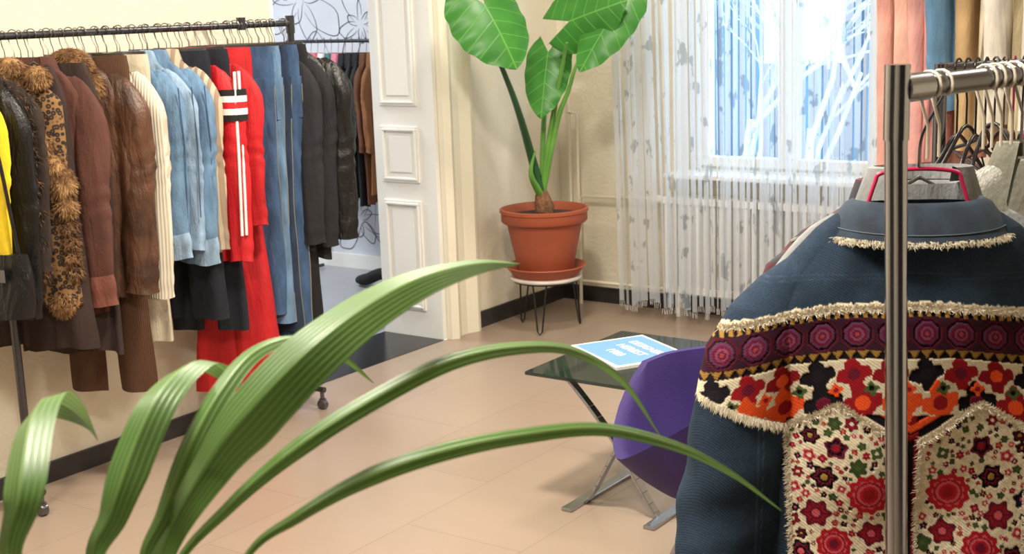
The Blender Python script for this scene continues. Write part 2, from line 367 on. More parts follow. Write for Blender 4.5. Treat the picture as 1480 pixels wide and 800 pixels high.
M['aloc']=leafmat('alocasia_leaf',(80,154,60),(116,180,82),(-8,30,.93,.5),.35,.03,(40,108,38),.38)
M['palm']=leafmat('palm_leaf',(96,132,62),(128,160,90),(30,0,.0,.45),.25,.05,(58,98,40),.42,.25)
def leaf_obj(name,parent,grid,uvs,m):
    n=len(grid);k=len(grid[0]); vs=[tuple(p) for r in grid for p in r]; fs=[(i*k+j,i*k+j+1,(i+1)*k+j+1,(i+1)*k+j) for i in range(n-1) for j in range(k-1)]
    me=bpy.data.meshes.new(name); me.from_pydata(vs,[],fs); uvl=me.uv_layers.new(name='UV'); fl=[u for r in uvs for u in r]
    for lp in me.loops: uvl.data[lp.index].uv=fl[lp.vertex_index]
    me.polygons.foreach_set('use_smooth',[True]*len(fs)); me.materials.append(m)
    o=bpy.data.objects.new(name,me); sc.collection.objects.link(o); o.parent=parent
    return o
aloc=bpy.data.objects.new('alocasia_plant',None); sc.collection.objects.link(aloc)
def PV(px,py,D):   # sketch units of the plant elevation -> metres
    b=(px-740+.035*(400-py))*D/1965; z=1.66-.00332*py*D/6.7-.03*(py/300)
    return W(D,b,z)
def heart(name,base,tip,width,nrm,lobe=.22,curl=.12,edge=.007):
    base=Vector(base);tip=Vector(tip);ax=tip-base;Ln=ax.length;ax.normalize();nrm=Vector(nrm);nrm=(nrm-ax*nrm.dot(ax)).normalized();sd=ax.cross(nrm)
    g=[];uv=[];n=36;k=16
    for i in range(n+1):
        s=-lobe+(1+lobe)*i/n
        if s<0: hw=width*.92*math.sqrt(max(0,1-(s/lobe)**2))
        else: hw=width*(.92+.38*s)*max(0,(1-s**1.7))**.75 
        r=[];ru=[]
        for j in range(-k,k+1):
            u=j/k; inner=0
            if s<0: inner=width*.42*(-s/lobe)**1.3
            x=math.copysign(inner+(hw-inner)*abs(u),u) if (s<0 and hw>inner) else (hw*u if s>=0 else math.copysign(inner,u))
            if s<0 and j==0: x=0
            ss=0 if (s<0 and j==0) else s
            y=-curl*Ln*(max(ss,0)**2)-.35*abs(x)**2/width+edge*math.sin(ss*22+(1 if u>0 else 0))*abs(u)**2
            r.append(base+ax*(ss*Ln)+sd*x+nrm*y); ru.append((x/width,ss))
        g.append(r);uv.append(ru)
    leaf_obj(name,aloc,g,uv,M['aloc'])
base=Vector((SX,SY,.60))
mb=MB()
mb.tube([base+Vector((0,0,-.02)),base+Vector((.005,0,.03)),base+Vector((-.01,0,.09)),base+Vector((-.01,0,.13))],[.042,.05,.036,.02],mat('corm_bark',(120,84,56),.9,bump=1,bscale=50,var=.4,scale=60),12)
b0=base+Vector((-.01,0,.08))
tA=PV(714,66,6.3);tB=PV(819,62,6.55);tC=PV(800,62,6.75);tD=PV(834,92,6.6)
mb.tube(crom([b0,PV(766,215,6.7),PV(745,145,6.5),tA],8),[.026-.016*i/24 for i in range(25)],M['stemdark'],8)
mb.tube(crom([b0,PV(797,185,6.72),PV(810,110,6.65),tB],8),[.018-.011*i/24 for i in range(25)],M['stem'],8)
mb.tube(crom([b0,PV(786,185,6.78),PV(792,110,6.78),tC],8),[.017-.011*i/24 for i in range(25)],M['stem'],8)
mb.tube(crom([b0,PV(806,175,6.7),PV(822,130,6.65),tD,PV(862,40,6.6)],8),[.016-.010*i/32 for i in range(33)],M['stem'],8)
mb.tube(crom([b0,PV(768,250,6.68),PV(774,215,6.66)],8),[.022-.018*i/16 for i in range(17)],M['stem'],8)
mb.obj('petioles',parent=aloc)
back=W(-1,0)
heart('leaf_1',PV(700,4,6.35),PV(752,90,6.25),.20,back*.55+Vector((0,0,.9)),.5,.16)
heart('leaf_2',PV(822,32,6.6),PV(900,4,6.45),.165,back+Vector((0,0,.30)),.5,.10)
heart('leaf_3',PV(792,74,6.74),PV(780,166,6.6),.125,back+Vector((-.3,0,.1)),.25,.1)
heart('leaf_4',PV(896,8,6.55),PV(834,98,6.45),.13,back*.7+Vector((0,0,.8)),.35,.14)
# ---------------------------------------------------------------- glass coffee table
tbl=MB()
m,nt,b=newmat('smoked_glass'); b.inputs['Base Color'].default_value=(.02,.03,.03,1); b.inputs['Roughness'].default_value=.03
tr=nt.nodes.new('ShaderNodeBsdfTransparent'); tr.inputs[0].default_value=(.45,.52,.5,1); ms=nt.nodes.new('ShaderNodeMixShader'); ms.inputs[0].default_value=.5
nt.links.new(tr.outputs[0],ms.inputs[1]); nt.links.new(b.outputs[0],ms.inputs[2]); nt.links.new(ms.outputs[0],nt.nodes['Material Output'].inputs[0]); M['smoke']=m
tbl.box((-2.48,3.53,.438),(-1.88,4.16,.45),M['smoke'])
ch=M['chrome']
def fbar(p,q,wy,th):
    p=Vector(p);q=Vector(q);d=(q-p).normalized();y=Vector((0,1,0));n=d.cross(y).normalized()
    vs=[]
    for e in(p,q):
        for a,b_ in((-1,-1),(1,-1),(1,1),(-1,1)): vs.append(e+y*wy*a+n*th*b_)
    tbl.add(vs,[(0,1,2,3),(7,6,5,4),(0,4,5,1),(1,5,6,2),(2,6,7,3),(3,7,4,0)],ch)
for y in(3.60,4.09):
    P1=[(-2.38,y,.432),(-2.34,y,.415),(-2.18,y,.24),(-2.03,y,.02),(-1.98,y,.008)]
    P2=[(-1.98,y,.432),(-2.02,y,.415),(-2.16,y,.225),(-2.28,y,.02),(-2.33,y,.008)]
    for P in(P1,P2):
        C_=crom(P,6)
        for a,b_ in zip(C_[:-1],C_[1:]): fbar(a,b_,.016,.005)
for x in(-2.31,-2.0): tbl.box((x-.02,3.50,.001),(x+.02,4.10,.012),ch); 
for x in(-2.38,-1.98): tbl.box((x-.018,3.59,.427),(x+.018,4.10,.437),ch)
tbl.obj('glass_coffee_table',smooth=False,bevel=.0015)
mb=MB(); blue=mat('magazine_blue',(104,150,194),.4); pw=mat('magazine_white',(228,228,226),.5)
mb.box((-.17,-.145,0),(.17,.145,.010),pw); mb.box((-.168,-.143,.010),(.168,.143,.0115),pw); mb.box((-.156,-.132,.0115),(.156,.132,.0122),blue)
mag=mb.obj('magazine',(-2.285,3.89,.4505),math.radians(-31),smooth=False)
for i,(s,y,sz) in enumerate([('DESIGNER',.055,.045),('HERBST',-.005,.050),('1980',-.068,.05)]):
    cu=bpy.data.curves.new('title','FONT'); cu.body=s; cu.size=sz; cu.align_x='CENTER'; cu.extrude=.0003; cu.offset=.0004
    o=bpy.data.objects.new('title_%d'%i,cu); sc.collection.objects.link(o); o.parent=mag; o.location=(0,y-.005,.0126); cu.materials.append(pw)
# ---------------------------------------------------------------- purple shell chair
mb=MB(); cx,cy=-1.478,3.14
fwd=W(-.15,-1).normalized(); sde=Vector((-fwd.y,fwd.x,0))
n=48
def rim(th):
    c=math.cos(th); return .47+.20*min(1,max(0,(1-c)/.45))**.7+.05*max(0,-c)
outer=[];inner=[]
for i in range(11):
    s=i/10; ro=[];ri=[]
    for j in range(n):
        th=2*math.pi*j/n; z=.33+(rim(th)-.33)*s**1.3; R=.13+.19*s**.7
        if math.cos(th)>.6: R+= .03*s
        d=fwd*math.cos(th)*R*1.05+sde*math.sin(th)*R
        ro.append((cx+d.x,cy+d.y,z)); k=max(.0,R-.02)/R; ri.append((cx+d.x*k,cy+d.y*k,max(z+.01,.36) if i<10 else z))
    outer.append(ro);inner.append(ri)
mb.rings([[(cx,cy,.325)]*n]+outer+inner[::-1]+[[(cx,cy,.40)]*n],M['purple'],cap=False)
mb.lathe((cx,cy,0),[(0,.43),(.16,.43),(.2,.41),(.2,.38),(0,.37)],M['purple'],32)
for k in range(4):
    d=fwd*math.cos(.75+k*math.pi/2)+sde*math.sin(.75+k*math.pi/2)
    mb.tube([(cx+d.x*.12,cy+d.y*.12,.36),(cx+d.x*.30,cy+d.y*.30,0.0)],[.010,.008],ch,10)
mb.obj('purple_shell_chair')
# ---------------------------------------------------------------- garments
def hanger(mb,sw=.2,m=None,hook=True):
    m=m or M['wire']; pts=[]
    if hook:
        for i in range(10):
            a=math.radians(-40+i*25); pts.append((.019*math.cos(a),0,.019*math.sin(a)+.001))
        pts+=[(-.012,0,-.03)]
        pts+=[(0,0,-.05),(0,0,-.09)]
        mb.tube(pts,.0018,m,5)
    mb.tube([(-sw*.8,0,-.165),(0,0,-.088),(sw*.8,0,-.165)],.003,m,6)
def fw(x): # fold profile: rounded ridges, sharp valleys
    return 1-2*abs(math.sin(x*.5))**.8
def gbody(mb,m,L,sw,th,seed,flare=1.0,fold=.010,top=-.095,neck=.06,rows=34,seg=80):
    rg=[];rnd=random.Random(seed);p1,p2,p3,p4=[rnd.random()*6 for _ in range(4)]
    def ring(v,t,kx=1,dz=0):
        q=min(1,v/.11); w_=neck+(sw-neck)*(q**.85); w_*=(1+(flare-1)*max(0,(v-.1)/(L-.1))) if v>.1 else 1
        T=th*(.7+.3*min(1,v/.14)); r=[];f=min(1,max(0,(v-.05)/.3))
        for j in range(seg):
            a=2*math.pi*j/seg;c=math.cos(a);s_=math.sin(a)
            x=w_*kx*math.copysign(abs(c)**.85,c); y=T*kx*math.copysign(abs(s_)**.75,s_)
            y+=fold*f*(1.3*fw(x*46+p1+t*1.4)+.6*math.sin(x*71+p2-t*2)+.25*math.sin(x*20+v*18+p4))
            y+=.012*math.sin(t*3+p3)*f; x+=.005*f*math.sin(t*6+p2)
            r.append((x,y,top-v+dz-(.008*math.sin(x*30+p3))*(t>.97)))
        return r
    rg.append(ring(0,0,.75,-.035)); rg.append(ring(0,0,.9,-.004))
    for i in range(rows+1):
        t=(i/rows)**1.2; rg.append(ring(t*L,t))
    rg.append(ring(L,1,.9,.02))
    mb.rings(rg,m)
def gsleeve(mb,m,side,sw,Ls,seed,r0=.055,r1=.042,cuff=None,ybow=.0,top=-.095):
    rnd=random.Random(seed*7+int(side)); p=rnd.random()*6;p2=rnd.random()*6; n=44; rg=[]; z0=top-.045; el=rnd.uniform(.42,.55)
    for i in range(n+1):
        t=i/n; z=z0-Ls*t
        cx=side*(sw-.055+.06*min(1,t*5)**.7-.012*t+.010*max(0,t-el)); cy=ybow*math.sin(t*3)+.010*math.sin(p+t*4)-.05*max(0,t-el)**1.5
        r=(r0+(r1-r0)*t)*(.25+.75*min(1,t*7)**.6)
        cr_=min(1,max(0,(t-.1)*5)); eb=math.exp(-((t-el)/.10)**2); rg_=[]
        for j in range(28):
            a=2*math.pi*j/28
            k=1+cr_*(.05*math.sin(t*17+a*2+p)+.07*math.sin(3*a+p2+t*3.5)+.05*math.sin(5*a+p-t*5))+.07*eb*math.sin(t*75+1.5*math.sin(a+p))
            if t>.86: k+=.04*math.sin(t*70)
            rg_.append((cx+r*k*math.cos(a),cy+r*.52*k*math.sin(a),z+.004*math.sin(a*2+p)))
        if cuff and t>.88: rg_=[((q[0]-cx)*1.08+cx,(q[1]-cy)*1.12+cy,q[2]) for q in rg_]
        rg.append(rg_)
    if cuff:
        k=int(n*.87); mb.rings(rg[:k+1],m); mb.rings(rg[k:],cuff)
    else: mb.rings(rg,m)
def gcollar(mb,m,R=.062,h=.045,top=-.095,open_=2.5):
    rg=[]
    for rr,z in((R*.88,.0),(R*.95,.022),(R*1.08,.020),(R*1.45,-h),(R*1.42,-h-.006),(R*1.1,-.0)):
        rg.append([(rr*1.1*math.sin(-open_+2*open_*i/24),rr*.60*math.cos(-open_+2*open_*i/24),top+z-(.018 if z<0 else -.004)*(.5-.5*math.cos(-open_+2*open_*i/24))) for i in range(25)])
    mb.rings(rg,m,closed=False)
def fur(mb,ms,boxes,n,ln=.03,seed=1,wd=.0016):
    rnd=random.Random(seed)
    for mi_,mm in enumerate(ms):
        vs=[];fs=[]
        for i in range(n//len(ms)):
            c,r=rnd.choice(boxes)
            a=rnd.random()*6.283; b_=math.acos(rnd.uniform(-1,1)); d=Vector((math.sin(b_)*math.cos(a),math.sin(b_)*math.sin(a),math.cos(b_)))
            p=Vector(c)+Vector((d.x*r[0],d.y*r[1],d.z*r[2]))*.97; q=p+(d+Vector((rnd.uniform(-.6,.6),rnd.uniform(-.6,.6),-.9))).normalized()*ln*rnd.uniform(.5,1.2)
            s=d.cross(Vector((rnd.uniform(-1,1),rnd.uniform(-1,1),1))).normalized()*wd
            k=len(vs); vs+=[p-s,p+s,q]; fs.append((k,k+1,k+2))
        mb.add(vs,fs,mm)
def blob(mb,c,r,m,seg=14):
    rg=[]
    for i in range(9):
        b_=math.pi*i/8+1e-3
        rg.append([(c[0]+r[0]*math.sin(b_)*math.cos(2*math.pi*j/seg),c[1]+r[1]*math.sin(b_)*math.sin(2*math.pi*j/seg),c[2]+r[2]*math.cos(b_)) for j in range(seg)])
    mb.rings(rg,m,cap=False)
def trousers(mb,m,L,hw=.17,th=.028,seed=1,flare=1.0,top=-.10,seam=None):
    rnd=random.Random(seed);p=rnd.random()*6;q_=rnd.random()*6
    mb.rings([[(hw*(1.0 if z<0 else .97)*math.cos(2*math.pi*j/36),th*(.9)*math.sin(2*math.pi*j/36)+.004*math.sin(j*1.1+z*20)*(z<-.04),top+z) for j in range(36)] for z in(0.02,.015,-.02,-.025,-.08,-.14,-.20,-.26)],m)
    for s in(-1,1):
        rg=[];n=34;sm=[]
        for i in range(n+1):
            t=i/n; z=top-.10-(L-.10)*t; r=hw*.52*(1-.22*math.sin(min(1,t*1.6)*1.57)+ (flare-1)*max(0,t-.4)*1.7)
            y0=.012*math.sin(t*4+p+s); xc=s*hw*.5+.01*s*t
            rr=[]
            for j in range(26):
                a=2*math.pi*j/26; k=1+.02*math.sin(t*20+2*a+p)*min(1,t*4)
                rr.append((xc+r*k*math.cos(a),y0+th*math.sin(a)*(1+.1*math.sin(t*8+p))+.009*math.sin(3*a+t*3+q_)*min(1,t*3),z))
            rg.append(rr); sm.append(rr[0] if s>0 else rr[13])
        mb.rings(rg,m)
        if seam: mb.tube(sm[1:],.0022,seam,5)
    mb.box((-hw*.9,-.006,top+.018),(hw*.9,.006,top+.03),M['wire'])
def Cc_(name,c,rough=.85,var=.14,bump=.2,bs=160,wr=.30,**k): return mat(name,c,rough,var=var,scale=14,bump=bump,bscale=bs,stretch=(1,1,.6),wr=wr,**k)
C=Cc_
def D_(name,c): return mat(name,c,.9,var=.28,scale=26,bump=.3,bscale=300,stretch=(1,1,.35),wr=.38)
m_yel=C('yellow_cloth',(222,190,30)); m_blk=C('black_cloth',(20,19,22),.8); m_blk2=C('black_cotton',(30,29,33),.85)
m_bleather=C('black_leather',(18,16,17),.36,wr=.5); m_dfur=C('dark_fur',(46,34,27),.9); m_tanfur=mat('tan_fur',(186,146,98),.9,c2=(120,84,52),scale=30); m_brfur=mat('brown_fur',(112,76,46),.9,var=.3,scale=30)
m_leo=leopard('leopard_print',(136,100,60),(30,22,16),(90,60,34),64); m_suede=C('brown_suede',(84,48,38),.85); m_suede2=C('suede_cuff',(118,68,54),.85)
m_leather=C('brown_leather',(80,52,36),.42,var=.45,wr=.5); m_knit=stripes('cream_knit',(192,182,162),(216,208,190),30,'X'); m_cream=C('cream_cotton',(204,193,170))
m_ldenim=D_('light_denim',(98,128,158)); m_ldenim2=D_('pale_denim',(134,158,182)); m_mdenim=D_('mid_denim',(58,84,118))
m_ddenim=D_('dark_denim',(32,46,70)); m_beige=stripes('beige_stripe',(190,172,146),(146,124,104),12,'X'); m_navy=C('navy_cloth',(22,26,38))
m_red=C('red_jersey',(198,24,34),.6,var=.1,wr=.25); m_red2=C('red_trouser_cloth',(188,20,28),.7,var=.12); m_wht=C('white_trim',(236,234,230),wr=.1); m_dbr=C('dark_brown_cloth',(50,34,29)); m_br=stripes('brown_corduroy',(72,46,30),(98,64,42),60,'X'); m_seam=mat('denim_seam',(128,124,110),.9)
BX,BZ=-3.875,1.60
def G(name,y,yaw,build,dx=0):
    mb=MB(); build(mb); a=math.radians(yaw)
    return mb.obj(name,(BX+dx,y,BZ),a)
def jacket(m,L,sw=.2,th=.03,Ls=.6,seed=1,cuff=None,collar=None,flare=1.03,fold=.007,r0=.058,r1=.046,extra=None,sleeves=True,hm=None,hook=True):
    sw=sw*.9
    def f(mb):
        hanger(mb,sw,hm,hook); gbody(mb,m,L,sw,th,seed,flare,fold)
        if sleeves:
            for s in(-1,1): gsleeve(mb,m,s,sw if s>0 else min(sw,.172),Ls if s>0 else Ls*.97,seed,r0 if s>0 else min(r0,.05),r1 if s>0 else min(r1,.045),cuff,-.01)
        gcollar(mb,collar or m)
        if extra: extra(mb)
    return f
def pants(m,L,hw=.17,th=.028,seed=1,flare=1.0,seam=None):
    def f(mb): hanger(mb,min(.17,hw)); trousers(mb,m,L,hw,th,seed,flare,seam=seam)
    return f
TF=[m_tanfur,m_brfur,m_tanfur]
def ex_leo(mb):
    pts=[(.03,-.035,-.13),(.06,-.04,-.2),(.10,-.042,-.28),(.14,-.04,-.36),(.17,-.035,-.43)]
    bx=[(p,(.036,.030,.052)) for p in pts]
    bx+=[((.185,-.02,-.48),(.045,.04,.06)),((.19,-.02,-.55),(.038,.035,.04)),((.14,-.03,-.13),(.045,.03,.035)),((.05,-.02,-.10),(.05,.04,.035)),((.15,-.02,-.86),(.045,.03,.055)),((-.05,-.04,-.25),(.035,.03,.08))]
    for c,r in bx: blob(mb,c,r,m_tanfur)
    fur(mb,TF,bx,15000,.020,3)
    g2=[((.19,-.01,-.62-.05*i),(.03,.035,.03)) for i in range(4)]
    fur(mb,[m_leo,m_brfur],g2,3000,.02,4)
def ex_furc(mb):
    bx=[((.0,-.01,-.085),(.07,.045,.035)),((.05,-.035,-.12),(.048,.035,.045)),((.09,-.04,-.18),(.038,.03,.055)),((-.06,-.03,-.12),(.045,.035,.045))]
    for c,r in bx: blob(mb,c,r,m_brfur)
    fur(mb,TF[::-1],bx,9000,.022,5)
def ex_dfur(mb):
    bx=[((.15,-.02,-.2-.09*i),(.06,.04,.06)) for i in range(7)]+[((0,-.02,-.2-.09*i),(.08,.04,.07)) for i in range(7)]
    fur(mb,[m_dfur,m_blk,m_brfur],bx,9000,.022,9)
def ex_track(mb):
    for o in(-.020,-.002,.016):
        P=[]
        for i in range(12):
            t=i/11; z=-.16-.60*t; xx=.9*.205+.043-.012*t; P.append((xx+.008-abs(o+.002)*.5,o-.018-.02*max(0,t-.5),z))
        mb.tube(P,.0055,m_wht,6)
    for z,mm in((-.235,m_blk),(-.258,m_wht),(-.281,m_red),(-.304,m_wht),(-.327,m_blk)):
        mb.rings([[(.186+.066*math.cos(2*math.pi*j/24),.044*math.sin(2*math.pi*j/24)-.008,z+q) for j in range(24)] for q in(-.011,.011)],mm)
def ex_den(mb):
    mb.box((.05,-.050,-.30),(.13,-.040,-.34),m_mdenim); mb.tube([(.01,-.046,-.14),(.01,-.048,-.45),(.012,-.046,-.72)],.003,m_mdenim,5)
    for i in range(5): blob(mb,(.016,-.052,-.2-.11*i),(.006,.004,.006),M['steel'],8)
    mb.tube([(.228,-.026,-.2),(.234,-.024,-.4),(.226,-.03,-.66)],.0022,m_mdenim,5)
def ex_zip(mb):
    mb.tube([(.02,-.05,-.14),(.03,-.055,-.4),(.02,-.052,-.78)],.003,M['steel'],5)
    for s in(-1,1): mb.add([(s*.03,-.045,-.10),(s*.10,-.04,-.17),(s*.09,-.05,-.26),(s*.02,-.055,-.36)],[(0,1,2,3)],m_bleather)
G('yellow_jacket',2.40,18,jacket(m_yel,.76,.2,.03,.72,1,cuff=m_blk))
G('black_leather_coat',2.47,22,jacket(m_bleather,.80,.21,.03,.74,2,extra=ex_zip))
G('dark_fur_jacket',2.535,24,jacket(m_dfur,.72,.19,.035,.6,3,extra=ex_dfur))
G('leopard_fur_vest',2.62,30,jacket(m_leo,.78,.225,.036,.6,4,collar=m_tanfur,extra=ex_leo,sleeves=False))
G('dark_brown_skirt',2.69,20,lambda mb:(hanger(mb,.15),gbody(mb,m_dbr,.94,.17,.03,41,1.15,.014,neck=.13)))
G('brown_suede_coat',2.76,22,jacket(m_suede,.84,.2,.035,.76,5,cuff=m_suede2,r0=.062,r1=.056))
G('dark_brown_skirt',2.82,20,lambda mb:(hanger(mb,.15),gbody(mb,m_dbr,.98,.17,.03,42,1.15,.014,neck=.13)))
G('brown_leather_jacket',2.90,22,jacket(m_leather,.80,.225,.042,.74,6,extra=ex_furc,r0=.074,r1=.062),.01)
G('brown_trousers',2.96,20,pants(m_br,1.16,.17,.03,7,1.1))
G('cream_knit_cardigan',3.015,20,jacket(m_knit,.84,.21,.03,.78,8))
G('cream_trousers',3.06,20,pants(m_cream,1.0,.16,.025,9))
G('light_denim_jacket',3.115,20,jacket(m_ldenim,.70,.2,.028,.66,10,cuff=m_ldenim2,extra=ex_den))
G('light_denim_jacket',3.175,20,jacket(m_ldenim2,.66,.2,.028,.64,11,extra=ex_den))
G('light_denim_jacket',3.235,20,jacket(m_ldenim,.74,.21,.03,.70,12,cuff=m_ldenim2,extra=ex_den))
G('beige_striped_shirt',3.29,20,jacket(m_beige,.72,.2,.024,.66,13))
G('navy_trousers',3.325,20,pants(m_navy,.97,.17,.028,14))
G('red_track_jacket',3.385,22,jacket(m_red,.76,.21,.032,.72,15,collar=m_red,extra=ex_track))
G('navy_trousers',3.43,20,pants(m_navy,1.04,.16,.028,16))
G('red_sweater',3.485,22,jacket(m_red2,.66,.2,.028,.6,17))
G('red_wide_trousers',3.565,34,pants(m_red2,1.31,.13,.05,18,1.75))
G('blue_jeans',3.625,26,pants(m_mdenim,1.02,.175,.03,19,seam=m_seam))
G('blue_jeans',3.665,26,pants(m_ldenim,1.06,.175,.03,20,seam=m_seam))
G('blue_jeans',3.705,26,pants(m_ddenim,1.1,.175,.03,21,seam=m_seam))
G('blue_jeans',3.75,26,pants(m_mdenim,1.15,.185,.032,22,seam=m_seam))
G('black_jacket',3.79,26,jacket(m_blk2,.80,.2,.03,.72,24,extra=ex_zip))
G('black_trousers',3.82,26,pants(m_blk,1.18,.17,.03,25))
G('black_jacket',3.86,26,jacket(m_blk,.84,.205,.035,.74,26))
G('black_leather_jacket',3.915,28,jacket(m_bleather,.76,.225,.042,.72,27,r0=.07,r1=.058,extra=ex_zip),.01)
# handbag
mb=MB()
rg=[]
for i in range(8):
    t=i/7; rg.append([(.13*(1+.1*math.sin(t*3.1))*math.copysign(abs(math.cos(2*math.pi*j/24))**.5,math.cos(2*math.pi*j/24)),.045*(.5+.6*t)*math.sin(2*math.pi*j/24),-.64-.20*t) for j in range(24)])
mb.rings(rg,m_bleather); mb.tube(crom([(-.1,0,-.64),(-.06,0,-.3),(0,0,.02),(.06,0,-.3),(.1,0,-.64)],6),.006,m_bleather,8); mb.box((-.08,-.052,-.68),(.08,-.046,-.72),M['steel'])
mb.obj('black_handbag',(BX+.16,2.42,BZ-.02),math.radians(20))
# rack
mb=MB(); ds=M['darksteel']
mb.tube([(BX,2.33,BZ),(BX,3.975,BZ)],.0125,ds,14)
for y in(2.58,3.965):
    mb.tube([(BX,y,0.09),(BX,y,BZ+.012)],.014,ds,14); mb.tube([(BX-.15,y,.085),(BX+.06,y,.085)],.012,ds,12)
    for dx in(-.14,.045):
        mb.tube([(BX+dx,y,.085),(BX+dx,y,.035)],.009,M['steel']); mb.tube([(BX+dx,y,.045),(BX+dx,y,.03)],.016,M['steel'],12)
        mb.tube([(BX+dx,y-.012,.021),(BX+dx,y+.012,.021)],.021,M['steel'],16)
mb.tube([(BX,3.965,BZ-.04),(BX,3.965,BZ+.03)],.018,ds,14); mb.tube([(BX,3.70,BZ-.018),(BX,3.70,BZ+.03)],.018,ds,14); mb.tube([(BX,3.70,BZ),(-4.095,3.70,BZ)],.01,ds,10)
for i in range(30):
    y=2.62+i*.045+random.uniform(-.015,.015)
    pts=[(BX+.017*math.cos(math.radians(-40+k*25)),y,BZ+.017*math.sin(math.radians(-40+k*25))) for k in range(10)]+[(BX-.01,y,BZ-.03),(BX,y,BZ-.05),(BX,y,BZ-.10)]
    mb.tube(pts,.0016,M['wire'],5)
mb.obj('clothes_rack')
# next room rack
mb=MB(); mb.tube([(-6.0,6.1,1.46),(-4.95,6.1,1.46)],.011,ds)
for x in(-6.0,-4.95): mb.tube([(x,6.1,.0),(x,6.1,1.46)],.011,ds); mb.tube([(x,5.9,.02),(x,6.3,.02)],.011,ds)
mb.obj('garment_rack')
cols=[('pink_shirt',(214,138,150),.62),('pink_shirt',(196,96,108),.66),('white_shirt',(220,214,210),.60),('teal_shirt',(60,110,110),.6),('pink_shirt',(206,120,140),.58),('black_dress',(20,20,24),.86),('black_dress',(26,25,30),.84),('black_dress',(18,18,22),.88),('brown_coat',(96,58,36),.86),('brown_coat',(130,84,50),.80)]
for i,(nm,c,Lg) in enumerate(cols):
    mb=MB(); mm=C(nm+'_cloth',c); jacket(mm,Lg,.19,.024,.5,60+i)(mb); mb.obj(nm,(-5.80+i*.056,6.1,1.46),math.radians(-62))
mb=MB(); mb.tube(crom([(-5.42,6.0,.03),(-5.32,5.96,.05),(-5.22,5.96,.09),(-5.15,5.97,.08)],5),[.03,.04,.045,.05,.05,.05,.05,.05,.05,.05,.05,.05,.045,.04,.035,.03],m_blk,12,flat=.7); mb.obj('black_shoe')
# far right pastel clothes
mb=MB(); mb.tube([(-1.95,5.2,2.15),(-.3,5.2,2.15)],.013,ds)
mb.tube([(-.3,5.2,0),(-.3,5.2,2.15)],.013,ds)
mb.tube([(-1.95,5.2,2.15),(-1.95,5.2,2.9)],.008,ds); mb.obj('clothes_rail')
cols=[('pink_trousers',(206,150,138),1.12,'p'),('pink_trousers',(214,166,150),1.08,'p'),('pink_trousers',(204,152,146),1.15,'p'),('rose_trousers',(196,134,130),1.05,'p'),('blue_blouse',(86,124,156),.86,'j'),('tan_trousers',(184,154,112),1.0,'p'),('ivory_trousers',(212,200,174),.94,'p'),('ivory_shirt',(214,208,198),.90,'j'),('ivory_trousers',(198,184,150),.98,'p'),('ivory_shirt',(206,200,192),.92,'j'),('tan_trousers',(174,146,120),1.0,'p'),('ivory_shirt',(214,210,202),.9,'j')]
for i,(nm,c,Lg,k) in enumerate(cols):
    mb=MB(); mm=C(nm+'_fabric',c)
    if k=='p': pants(mm,Lg,.16,.026,80+i)(mb)
    else: jacket(mm,Lg,.19,.024,.7,80+i)(mb)
    mb.obj(nm,(-1.78+i*.062,5.2,2.15),math.radians(60+random.uniform(-8,8)))
# ---------------------------------------------------------------- near right rack
mb=MB()
pt=W(1.62,.469,1.562); pb=W(1.62,.504,0)
mb.tube([pb,pt-Vector((0,0,.09))],.0138,M['chrome'],24); mb.tube([pt-Vector((0,0,.09)),pt],.0155,M['chrome'],24)
p0=W(1.62,.474,1.533); p1=W(2.55,1.72,1.55); mb.tube([p0,p1],.0145,M['steel'],20); mb.tube([p0,p0+(p1-p0)*.03],.0175,M['chrome'],20)
mb.tube([p1,W(2.55,1.72,0)],.0145,M['chrome'],20)
mb.tube([pb+W(-.25,0,.0165),pb+W(.25,0,.0165)],.0155,M['chrome'],16); mb.tube([W(2.3,1.72,.0165),W(2.8,1.72,.0165)],.0155,M['chrome'],16)
bd=(p1-p0).normalized(); nrm=Vector((bd.y,-bd.x,0)); m_iv=mat('hook_ivory',(208,200,184),.4)
for t in(.035,.05,.11,.122,.135,.15,.165,.18,.2):
    c=p0+(p1-p0)*t
    mb.tube([c+nrm*.0175*math.cos(math.radians(-50+k*26))+Vector((0,0,.0175*math.sin(math.radians(-50+k*26)))) for k in range(10)]+[c+Vector((0,0,-.05)),c+Vector((0,0,-.09))],.002,m_iv if t<.155 else M['steel'],6)
mb.obj('garment_rail')
